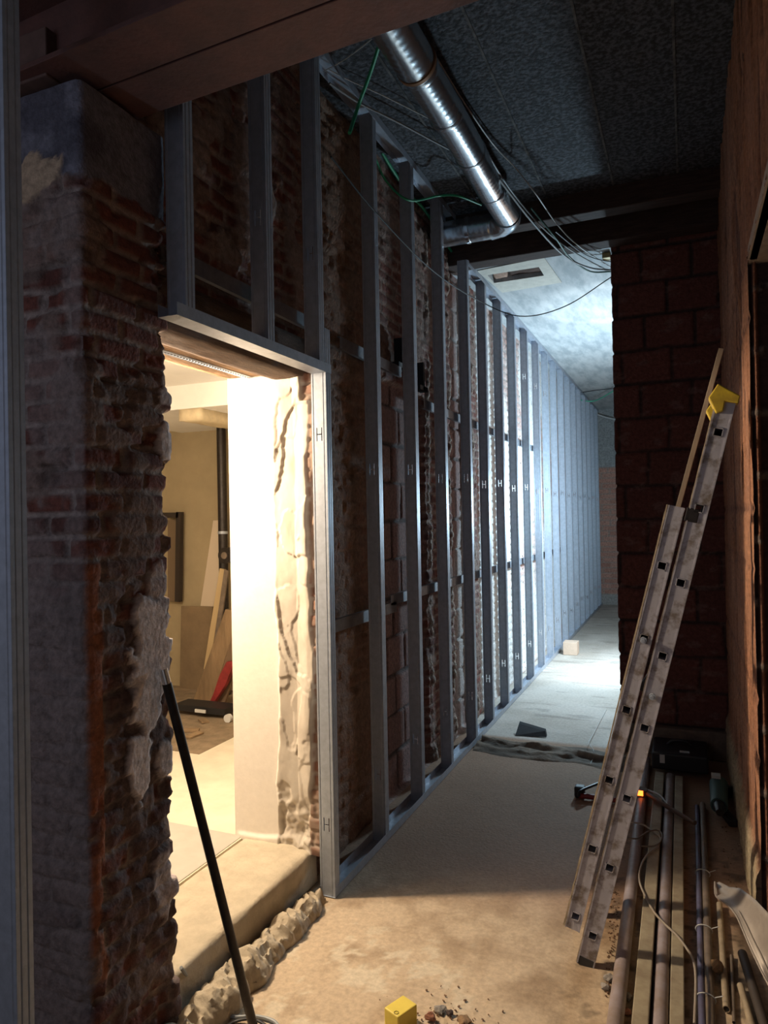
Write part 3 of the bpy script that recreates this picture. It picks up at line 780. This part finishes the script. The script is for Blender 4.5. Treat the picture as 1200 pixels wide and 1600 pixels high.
cable('overhead_cable', A2(3.76, (780, 280)) + A2(3.68, (830, 345)) + A2(3.62, (880, 398), (920, 418), (956, 422)), .007, grey_cable, 'thickest grey cable running from the duct elbow to the brick pier', 'cable')
cable('green_cable', A2(3.72, (830, 325)) + A2(3.62, (868, 372), (890, 402), (922, 424), (958, 424)), .0065, mat('dark_green_cable', (.02, .10, .07), .5), 'dark green cable looping under the pale ceiling to the brick pier', 'cable')
cable('overhead_cable', A2(3.64, (868, 362), (905, 392), (930, 404), (960, 410)), .004, black_cable, 'short dark cable above the green loop by the brick pier', 'cable')
cable('black_cable', [at(517, 245, 0, -1.44), at(587, 332, 0, -1.44), at(675, 422, 0, -1.44), at(745, 468, 0, -1.42), at(812, 494, 1, 5.5), at(882, 479, 1, 5.6), at(955, 433, 1, 5.8)], .0042, black_cable, 'long black cable sagging in front of the studs and below the pale ceiling')
cable('green_conduit', A2(3.62, (905, 625), (930, 626), (965, 607)), .010, mat('pale_green_conduit', (.10, .55, .35), .5), 'green conduit under the far end of the pale ceiling', 'conduit')
cable('thin_cable', A2(3.70, (900, 615), (930, 610), (960, 607)), .006, black_cable, 'thin dark cable above the far green conduit', 'cable')
cable('far_cable', [at(934, 648, 1, 13.9), at(950, 653, 1, 13.9), at(966, 656, 1, 13.9)], .012, white_cable, 'pale cable crossing the top of the far end wall', 'cable')
cable('orange_wire', [at(628, 845, 0, -1.65), at(583 + 2, 860, 0, -1.65)][0:0] or [at(585, 848, 0, -1.66), at(587, 875, 0, -1.66), at(593, 900, 0, -1.66), at(600, 908, 0, -1.66)], .004, mat('orange_wire', (.6, .12, .04), .5), 'short orange wire on the old wall behind the first tall stud', 'wire')
# junction box on the pale ceiling
c = at(948, 398, 2, 3.71)
tag(MB().box(c - Vector((.03, .04, .035)), c + Vector((.03, .04, .005))).build('junction_box', mat('brass_box', (.35, .25, .10), .5, .3), bevel=.004), 'small brass-coloured junction box at the ceiling beside the brick pier', 'junction box')

# ------------------------------------------------------------------ ladder
LD = Vector((.250, 0, 1)).normalized(); LN = Vector((LD.z, 0, -LD.x))      # up the ladder, and across its thickness towards the wall
LY0, LY1 = 2.83, 3.19
lad = empty('extension_ladder', (-.39, 3.0, 0), 'dusty aluminium extension ladder leaning on the right-hand block wall', 'ladder')


def stile(foot, length, y, w, name, holes=None, rnd=None, lab=None):
    """box section stile with real openings where the hollow rungs come through"""
    half = w / 2; T = .024; face_y = y - T / 2 if y < 3 else y + T / 2
    mb = MB(); us = sorted({0, length} | {h + s * .0165 for h in (holes or []) for s in (-1, 1)}); ws = [-half, -.0165, .0165, half] if holes else [-half, half]
    if holes:
        ss = us; V = []; f = []
        for yy in (y - T / 2, y + T / 2):
            b = len(V); V += [foot + LD * u + LN * x + Vector((0, yy - foot.y, 0)) for u in ss for x in ws]; n = len(ws)
            for j in range(len(ss) - 1):
                for i in range(n - 1):
                    cu = (ss[j] + ss[j + 1]) / 2
                    if i == 1 and any(abs(cu - h) < .01 for h in holes): continue
                    f.append((b + j * n + i, b + j * n + i + 1, b + (j + 1) * n + i + 1, b + (j + 1) * n + i))
        mb.add(V, f)
        for x in (-half, half):
            mb.add([foot + LD * u + LN * x + Vector((0, yy - foot.y, 0)) for u in (0, length) for yy in (y - T / 2, y + T / 2)], [(0, 1, 3, 2)])
    else:
        a = foot + Vector((0, y - foot.y, 0)); mb.bar(a, a + LD * length, T, w, up=LN)
    # flange ribs along both edges
    for x in (-half, half):
        a = foot + LN * x + Vector((0, face_y - foot.y, 0)); mb.bar(a, a + LD * length, .006, .005, up=LN)
    return mb.build(name, ladder_mat, lad, label=lab)


fB = Vector((-.398, 0, .0)); fA = fB - LN * .076 + LD * .115
rB = [.125 + .28 * k for k in range(8)]
rA = [.055 + .28 * k for k in range(6)]
for (f0, L_, rr, nm) in ((fB, 2.21, rB, 'rear'), (fA, 1.68, rA, 'front')):
    for y in (LY0, LY1):
        stile(f0, L_, y, .060 if nm == 'rear' else .052, 'stile', rr)
    for h in rr:
        a = f0 + LD * h; mb = MB()
        for s_, u_ in ((-1, 0), (1, 0), (0, -1), (0, 1)):
            o_ = LN * s_ * .0145 + LD * u_ * .0145
            mb.bar(Vector((a.x, LY0 - .015, a.z)) + o_, Vector((a.x, LY1 + .015, a.z)) + o_, .003 if s_ else .032, .032 if s_ else .003, up=LD)
        mb.build('rung', ladder_mat, lad)
# plaster-caked outer edges
for f0, L_ in ((fA, 1.68), (fB, 2.21)):
    mb = MB(); a = f0 - LN * .033 + Vector((0, LY0 + .002, 0)); n = 60
    for k in range(n):
        mb.bar(a + LD * L_ * k / n, a + LD * L_ * (k + 1) / n, .026, .004 + .003 * random.random(), up=LN)
    mb.build('plaster_crust', ladder_dust, lad, label='tan plaster crust along the stile edge')
for u in (1.17, 1.09):
    a = (fB if u == 1.09 else fA) + LD * u + Vector((0, LY0 - .016, 0)); mb = MB().tube([a, a + Vector((0, -.012, 0))], .012, 14).tube([a, a + Vector((0, -.018, 0))], .006, 10)
    mb.build('guide_bolt', zinc, lad, smooth=True)
a = fA + LD * 1.66 + LN * .035 + Vector((0, LY0, 0)); MB().bar(a, a + LN * .045, .03, .05, up=LD).build('guide_bracket', dark_steel, lad, bevel=.003)
a = fA + LD * 1.03 + LN * .035 + Vector((0, LY0, 0)); MB().bar(a - LD * .05, a + LD * .05 + LN * .03, .02, .03, up=LN).build('guide_bracket', dark_steel, lad, bevel=.003)
cap = [(1122, 599), (1107, 621), (1119, 646), (1130, 642), (1133, 627), (1154, 630), (1157, 618), (1136, 607)]
for k, y in enumerate((LY0 - .03, LY1 - .03)):
    P = [at(x_, y_, 1, LY0 - .03) + Vector((0, k * (LY1 - LY0), 0)) for x_, y_ in cap]; off = Vector((0, .06, 0)); n = len(P)
    MB().add(P + [p + off for p in P], [tuple(range(n)), tuple(range(2 * n - 1, n - 1, -1))] + [(q, (q + 1) % n, n + (q + 1) % n, n + q) for q in range(n)]).build('end_cap', yellow_pl, lad, bevel=.004, label='yellow plastic end cap')
a = fB + Vector((0, LY0, 0)); MB().bar(a - LD * .004, a + LD * .03, .028, .066, up=LN).build('foot', rubber, lad, bevel=.003)
a = fB + Vector((0, LY1, 0)); MB().bar(a - LD * .004, a + LD * .03, .028, .066, up=LN).build('foot', rubber, lad, bevel=.003)
a = at(905, 1360, 2, .012); b = at(1127, 545, 1, a.y); 
tag(MB().bar(a, b, .022, .026, up=(0, 1, 0)).build('wooden_batten', wood_tan, bevel=.002), 'long thin wooden batten leaning on the block wall behind the ladder', 'batten')

# ------------------------------------------------------------------ dark steel tube leaning on the pier
a = at(398, 1612, 2, .0); b = at(255, 1045, 0, PX + .045)
t = empty('steel_tube', a, 'long dark steel tube leaning against the brick pier, shiny at its top end', 'tube')
d = (b - a).normalized()
MB().tube([a + d * .01, b - d * .05], .0155, 18).build('shaft', dark_steel, t, smooth=True)
MB().tube([b - d * .05, b], .0135, 18, hollow=.8).build('bare_end', chrome, t, smooth=True, label='shiny bare metal end')

# ------------------------------------------------------------------ pipes on the floor


def pt(x, y, z): return at(x, y, 2, z)


GP = 'lengths of pipe and profile laid along the right-hand wall'


def pipe(p0, p1, r, m, name, label, hollow=.82, ext=0):
    z = r + .002; a = pt(*p0, z); b = pt(*p1, z)
    if ext: a = a + (a - b).normalized() * ext
    return tag(MB().tube([a, b], r, 20, hollow=hollow).build(name, m, smooth=True), label, 'pipe', GP)


def profile(p0, p1, w, m, name, label, ext=.5):
    z = w / 2 + .002; a = pt(*p0, z); b = pt(*p1, z); a = a + (a - b).normalized() * ext
    return tag(MB().bar(a, b, w * .92, w).build(name, m, bevel=.004), label, 'profile', GP)


pipe((961, 1600), (1010, 1187), .027, pvc_grey, 'plastic_pipe', 'grey plastic pipe on the floor nearest the ladder foot', ext=.5)
profile((1001, 1600), (1031, 1213), .058, profile_tan, 'square_profile', 'tan square profile on the floor between the two thick grey pipes')
pipe((1031, 1600), (1047, 1214), .027, pvc_grey, 'plastic_pipe', 'grey plastic pipe on the floor between the two square profiles', ext=.5)
profile((1058, 1600), (1061, 1218), .05, profile_tan, 'square_profile', 'tan square profile on the floor right of both thick grey pipes')
pipe((1097, 1600), (1089, 1260), .012, pvc_blue, 'conduit_pipe', 'slim blue-grey conduit tied to the brown one', ext=.5)
pipe((1111, 1600), (1098, 1257), .0155, conduit_brown, 'conduit_pipe', 'brown conduit tied to the slim blue-grey one', ext=.5)
pipe((1124, 1413), (1135, 1577), .012, conduit_beige, 'conduit_pipe', 'short beige conduit with an open near end beside the clod')
pipe((1143, 1493), (1147, 1598), .006, conduit_brown, 'conduit_pipe', 'thin brown rod right of the short beige conduit')
pipe((1157, 1540), (1177, 1610), .012, conduit_beige, 'conduit_pipe', 'pale conduit starting low at the right corner of the photo', ext=0)
pipe((1160, 1490), (1200, 1620), .017, mat('dark_conduit', (.06, .045, .035), .6), 'conduit_pipe', 'dark conduit along the wall foot in the right corner')
for (x, y) in ((1098, 1365), (1100, 1453), (1103, 1561)):
    c = pt(x, y, .016); mb = MB(); pts = [c + Vector((.032 * math.cos(k / 16 * 2 * math.pi), 0, .021 * math.sin(k / 16 * 2 * math.pi))) for k in range(17)]
    mb.tube(pts, .0025, 6); mb.tube([c + Vector((.03, 0, .012)), c + Vector((.055, -.01, .03))], .0018, 5)
    tag(mb.build('cable_tie', white_cable, smooth=True), {1365: 'cable tie around the twin conduits, farthest of three', 1453: 'cable tie around the twin conduits, middle of three', 1561: 'cable tie around the twin conduits, nearest of three'}[y], 'cable tie', 'cable ties on the twin conduits')

# grey cable snaking over the pipes
cp = [(979, 1284), (1000, 1287), (1014, 1294), (1024, 1302), (1032, 1310), (1028, 1322), (1012, 1335), (1002, 1352), (999, 1375), (1008, 1400), (1022, 1425), (1040, 1445), (1058, 1462), (1073, 1482), (1083, 1500), (1087, 1530), (1085, 1600)]
cable('loose_cable', [pt(x, y, .068) for x, y in cp], .0045, mat('beige_grey_cable', (.33, .28, .23), .6), 'loose grey cable snaking over the pipes and profiles')
cable('loose_cable', [pt(x, y, .078) for x, y in ((976, 1308), (995, 1310), (1012, 1300), (1026, 1297), (1034, 1303), (1032, 1315), (1020, 1322), (1000, 1322))], .004, conduit_brown, 'brown cable curl lying on the pipes beside the ladder')
# extension lead with the glowing switch
t = empty('extension_lead', pt(1000, 1236, .06), 'extension lead with a glowing orange switch behind the ladder', 'extension lead')
c = pt(1001, 1237, .075); MB().tube([c - Vector((0, 0, .02)), c + Vector((0, 0, .018))], .042, 24).build('switch_housing', mat('brown_housing', (.14, .09, .06), .6), t, smooth=True, bevel=.004)
MB().box(c + Vector((-.016, -.045, -.008)), c + Vector((.016, -.036, .020))).build('rocker_switch', glow, t, label='glowing orange rocker switch')
MB().tube(spline([pt(1009, 1238, .075), pt(1030, 1252, .085), pt(1055, 1268, .075), pt(1086, 1286, .07)]), .013, 10).build('flat_lead', mat('brown_lead', (.13, .08, .06), .6), t, smooth=True)
MB().tube(spline([pt(1011, 1234, .085), pt(1030, 1242, .09), pt(1043, 1257, .08)]), .005, 8).build('pale_wire', white_cable, t, smooth=True)
# red and black hand saw-like tool by the ladder
t = empty('pipe_tool', pt(915, 1245, 0), 'dark red tool with a curved black handle on the floor left of the ladder', 'tool')
MB().tube(spline([pt(905, 1243, .02), pt(930, 1246, .02), pt(960, 1250, .02), pt(984, 1250, .02)]), .016, 10).build('shaft', red_paint, t, smooth=True)
MB().tube(spline([pt(904, 1244, .03), pt(907, 1236, .06), pt(925, 1228, .06), pt(940, 1222, .05)]), .009, 8).build('handle', black_pl, t, smooth=True)
MB().box(pt(906, 1240, .02) - Vector((.03, .03, .02)), pt(906, 1240, .02) + Vector((.03, .03, .05))).build('head', black_pl, t, bevel=.01)
# black case at the ends of the pipes
t = empty('black_case', (-.09, 5.18, 0), 'black tool case at the far ends of the pipes, under the brick pier', 'case')
MB().box((-.25, 5.0, 0.05), (.09, 5.36, .16)).build('body', black_pl, t, bevel=.012)
MB().box((-.20, 4.985, .10), (-.17, 5.0, .15)).build('latch', white_pl, t); MB().box((-.08, 5.05, .16), (-.02, 5.08, .165)).build('label_plate', white_pl, t)
MB().tube(spline([(-.16, 5.20, .16), (-.12, 5.20, .19), (-.04, 5.20, .19), (.0, 5.20, .16)]), .009, 8).build('handle', black_pl, t, smooth=True)
# cordless tool in the corner
t = empty('power_tool', (.15, 4.6, 0), 'green and black power tool standing on the floor against the right-hand wall', 'power tool')
MB().tube([(.13, 4.42, .08), (.14, 4.75, .085)], [.045, .052], 18).build('body', green_tool, t, smooth=True)
MB().tube([(.13, 4.32, .08), (.13, 4.42, .08)], [.02, .035], 14).build('nose', dark_steel, t, smooth=True)
MB().bar((.14, 4.70, .06), (.20, 4.82, .03), .06, .07).build('battery', black_pl, t, bevel=.01)
MB().bar((.15, 4.50, .03), (.20, 4.34, .02), .05, .04).build('handle', black_pl, t, bevel=.01)
MB().box((.10, 4.70, .135), (.15, 4.76, .15)).build('label_plate', white_pl, t)

# curved metal sheet in the lower right corner
t = empty('metal_gutter', (.17, 2.8, .2), 'curved dusty sheet-metal gutter end sticking up at the lower right corner', 'gutter')
outer = [(1117, 1378), (1119, 1400), (1135, 1412), (1150, 1430), (1160, 1452), (1172, 1480), (1186, 1510), (1204, 1545)]
inner = [(1124, 1378), (1140, 1386), (1157, 1388), (1168, 1396), (1180, 1405), (1192, 1418), (1204, 1430), (1225, 1460)]
V = []; n = 9
for i, (o_, q_) in enumerate(zip(outer, inner)):
    a = at(*o_, 1, 3.02 - .06 * i); b = at(*q_, 1, 3.06 - .06 * i); b.x = min(b.x, RX - .012 + .02 * 0)
    for k in range(n):
        u = k / (n - 1); p = a.lerp(b, u); p += Vector((0, .02, -.035)) * math.sin(u * math.pi) * (.15 + .1 * i); V.append(p)
f = [(i * n + k, i * n + k + 1, (i + 1) * n + k + 1, (i + 1) * n + k) for i in range(len(outer) - 1) for k in range(n - 1)]
MB().add(V, f).build('sheet', trough_mat, t, smooth=True, solid=.0025)
mb = MB().tube(spline([V[i * n] for i in range(len(outer))], 6), .0035, 8); mb.build('rolled_edge', trough_mat, t, smooth=True)
mb = MB().tube(spline([V[i * n + 2] + Vector((0, -.004, .004)) for i in range(3, len(outer))], 6), .003, 8); mb.build('bead', trough_mat, t, smooth=True)


def rock(name, c, r, m, label, seed, cat='stone', squash=.7, group=None):
    bm = bmesh.new(); bmesh.ops.create_icosphere(bm, subdivisions=2, radius=1)
    rr = random.Random(seed); ks = [rr.uniform(.7, 1.15) for _ in range(8)]
    for v in bm.verts:
        k = .8 + .28 * math.sin(v.co.x * 3.1 + ks[0] * 9) * math.cos(v.co.y * 3.7 + ks[1] * 7) + .12 * rr.random()
        v.co = Vector((v.co.x * r * k * ks[2], v.co.y * r * k * ks[3], v.co.z * r * k * squash))
    me = bpy.data.meshes.new(name); bm.to_mesh(me); bm.free(); me.materials.append(m)
    o = bpy.data.objects.new(name, me); COL.objects.link(o); o.location = Vector(c) + Vector((0, 0, r * squash * .7)); return tag(o, label, cat, group)


rock('clay_clod', pt(1121, 1526, .0), .032, mat('brown_clay', (.30, .18, .09), .9, noise=.4, nscale=40, bump=.5), 'crumbly brown clod on the short beige conduit', 3, 'clod', .8).location.z += .02
# yellow box and rubble in the foreground
yb = empty('yellow_box', at(626, 1590, 2, 0), 'small yellow box with a printed mark on the sandy floor at the bottom edge', 'box')
Q = [at(x, y, 2, .07) for x, y in ((600, 1574), (633, 1552), (653, 1569))]; e1 = Q[1] - Q[0]; e2 = Q[2] - Q[1]
e1 = e1.normalized() * .092; e2 = (e2 - e1.normalized() * e2.dot(e1.normalized())).normalized() * .068; q0 = Q[0]
V = [q0, q0 + e1, q0 + e1 + e2, q0 + e2]; V = V + [Vector((p.x, p.y, .002)) for p in V]
MB().add(V, [(0, 1, 2, 3), (7, 6, 5, 4), (0, 4, 5, 1), (1, 5, 6, 2), (2, 6, 7, 3), (3, 7, 4, 0)]).build('body', yellow_box, yb, bevel=.004)
mc = q0 + e1 * .12 + e2 * .72; mb = MB()
ring = [mc + Vector((math.cos(k * math.pi / 3), math.sin(k * math.pi / 3), 0)) * .008 + Vector((0, 0, .0012)) for k in range(7)]
mb.tube(ring, .0008, 5); mb.build('printed_mark', mat('ink', (.12, .10, .03), .7), yb)
stone_grey = mat('grey_stone', (.33, .30, .27), .9, noise=.4, nscale=50, bump=.4); stone_red = mat('brick_chip', (.36, .15, .09), .9, noise=.4, nscale=50, bump=.4); stone_dk = mat('dark_stone', (.10, .07, .065), .8, noise=.4, nscale=50)
rock('grey_stone', pt(687, 1580, 0), .024, stone_grey, 'flat pale grey stone right of the yellow box', 5, squash=.45, group='rubble by the yellow box')
rock('dark_stone', pt(703, 1586, 0), .016, stone_dk, 'dark purple-grey pebble right of the pale grey stone', 6, group='rubble by the yellow box')
rock('brick_chip', pt(673, 1594, 0), .024, stone_red, 'reddish brick chip between the yellow box and the grey stone', 7, group='rubble by the yellow box')
rock('clay_crumbs', pt(725, 1600, 0), .035, mat('brown_clay'), 'mound of brown crumbs at the bottom edge right of the pebbles', 8, 'crumbs', .35)
rng = random.Random(3); mb = MB()
for k in range(260):
    zone = rng.random()
    if zone < .35: x, y = rng.gauss(690, 45), rng.gauss(1590, 22)
    elif zone < .8:
        y = rng.uniform(1390, 1560); x = 955 - (y - 1390) * .06 + rng.uniform(0, 14)
    else: x, y = rng.uniform(1125, 1160), rng.uniform(1290, 1400)
    c = pt(x, min(y, 1640), .001); s_ = rng.uniform(.001, .004); ax = Matrix.Translation(c) @ Matrix.Rotation(rng.uniform(0, 3), 4, 'Z') @ Matrix.Rotation(rng.uniform(0, 1), 4, 'X')
    mb.box((-s_, -s_ * .7, -s_ * .3), (s_, s_ * .7, s_ * .8), ax)
tag(mb.build('floor_crumbs', mat('crumb_mix', (.26, .15, .09), .9, noise=.5, nscale=60)), 'scattered crumbs of brick and clay over the near floor', 'crumbs', kind='stuff')
for i, (x, y, r, l) in enumerate(((951, 1531, .020, 'pale stone chip on the floor left of the first grey pipe, upper'), (946, 1546, .022, 'pale stone chip on the floor left of the first grey pipe, lower'), (982, 1560, .018, 'stone chip wedged between the first pipe and the square profile'), (979, 1585, .020, 'orange brick chip wedged between pipe and profile near the bottom edge'))):
    rock('stone_chip', pt(x, y, 0), r, stone_grey if i < 3 else stone_red, l, 20 + i, group='stone chips by the pipes', squash=.6)
# grey cable in the lower left corner
cable('floor_cable', [at(283, 1512, 0, -1.64), pt(305, 1545, .03), pt(328, 1572, .01), pt(362, 1588, .006), pt(400, 1588, .006), (pt(428, 1596, .006)), pt(440, 1612, .006)], .0062, grey_cable, 'grey cable coming down from the step onto the floor at lower left')
cable('floor_cable', [pt(352, 1606, .005), pt(368, 1596, .005), pt(392, 1592, .018), pt(412, 1600, .02), pt(430, 1618, .005)], .005, black_cable, 'dark cable loop under the grey one at the foot of the steel tube')
lumpy = lumpy_box('mortar_chunk', (-1.58, 1.60, .0), (-1.50, 1.70, .055), .02, .04, mortar, 3, .02); tag(lumpy, 'pale mortar chunk beside the brick pier foot at lower left', 'mortar chunk')

# ------------------------------------------------------------------ torn membrane strip across the floor, slab offcut, wood block


def strip(X, Y):
    u = (Y - 5.02) / .42; ridge = np.sin(np.clip(u, 0, 1) * np.pi)
    n = fbm(X * 3, Y * 16, 4, 4); n2 = fbm(X * 9, Y * 9, 5, 4)
    return ridge * (.012 + .05 * (n - .35)) + (n2 - .5) * .016 * ridge, mix((.15, .13, .105), (.24, .205, .165), sst(.35, .65, n))


nx, ny = 90, 26; V = []; C = []
for j in range(ny):
    for i in range(nx):
        x = -1.50 + 1.1 * i / (nx - 1); wob = (float(vn(x * 4, 0, 2)) - .5) * .08; y = 5.05 + .37 * j / (ny - 1) + wob + .10 * (x + 1.0) * -.35; V.append((x, y))
VA = np.array(V); u = np.tile(np.repeat(np.linspace(0, 1, ny), nx), 1); n = fbm(VA[:, 0] * 3, u * 7, 4, 4); n2 = fbm(VA[:, 0] * 11, u * 9, 5, 4)
Z = np.sin(u * np.pi) * (.010 + .10 * np.clip(n - .33, 0, 1)) + (n2 - .5) * .04 * np.sin(u * np.pi) - .004 * (np.sin(u * np.pi) < .05)
mem = link('floor_membrane', np.column_stack([VA, Z]).tolist(), [(j * nx + i, j * nx + i + 1, (j + 1) * nx + i + 1, (j + 1) * nx + i) for j in range(ny - 1) for i in range(nx - 1)], mat('dirty_membrane_col', rough=.9, noise=.35, nscale=18, bump=.5, bscale=35, attr=True), smooth=True, cols=mix((.10, .075, .055), (.22, .165, .12), sst(.35, .65, n)))
tag(mem, 'crumpled strip of dirty membrane across the floor below the black offcut', 'membrane')
a = [at(805, 1150, 2, 0), at(854, 1153, 2, 0)]; b = [at(852, 1143, 2, .035), at(811, 1131, 2, .06)]
P = [a[0], a[1], b[0], b[1]]; off = Vector((.0, .03, .01)); mb = MB().add(P + [p + off for p in P], [(0, 1, 2, 3), (7, 6, 5, 4), (0, 4, 5, 1), (1, 5, 6, 2), (2, 6, 7, 3), (3, 7, 4, 0)])
o = mb.build('black_offcut', mat('black_insulation', (.035, .037, .042), .8, noise=.3), bevel=.004); o.location.z += .004; tag(o, 'black offcut of board standing on the crumpled membrane strip', 'offcut')
cable('thin_wire', [pt(948, 1108, .003), pt(925, 1150, .02), pt(920, 1160, .045), pt(927, 1172, .05), pt(926, 1185, .01), pt(922, 1195, .003)], .0022, white_cable, 'thin pale wire curling over the membrane strip by the ladder', 'wire')
a = at(880, 1023, 2, 0); b = at(904, 1023, 2, 0)
t = MB().box((a.x, a.y, 0), (b.x - .01, b.y + .13, .155)).build('wood_block', mat('pale_wood_block', (.62, .47, .36), .7, noise=.1), bevel=.003)
tag(t, 'pale square wood block beside the floor track far down the corridor', 'wood block')
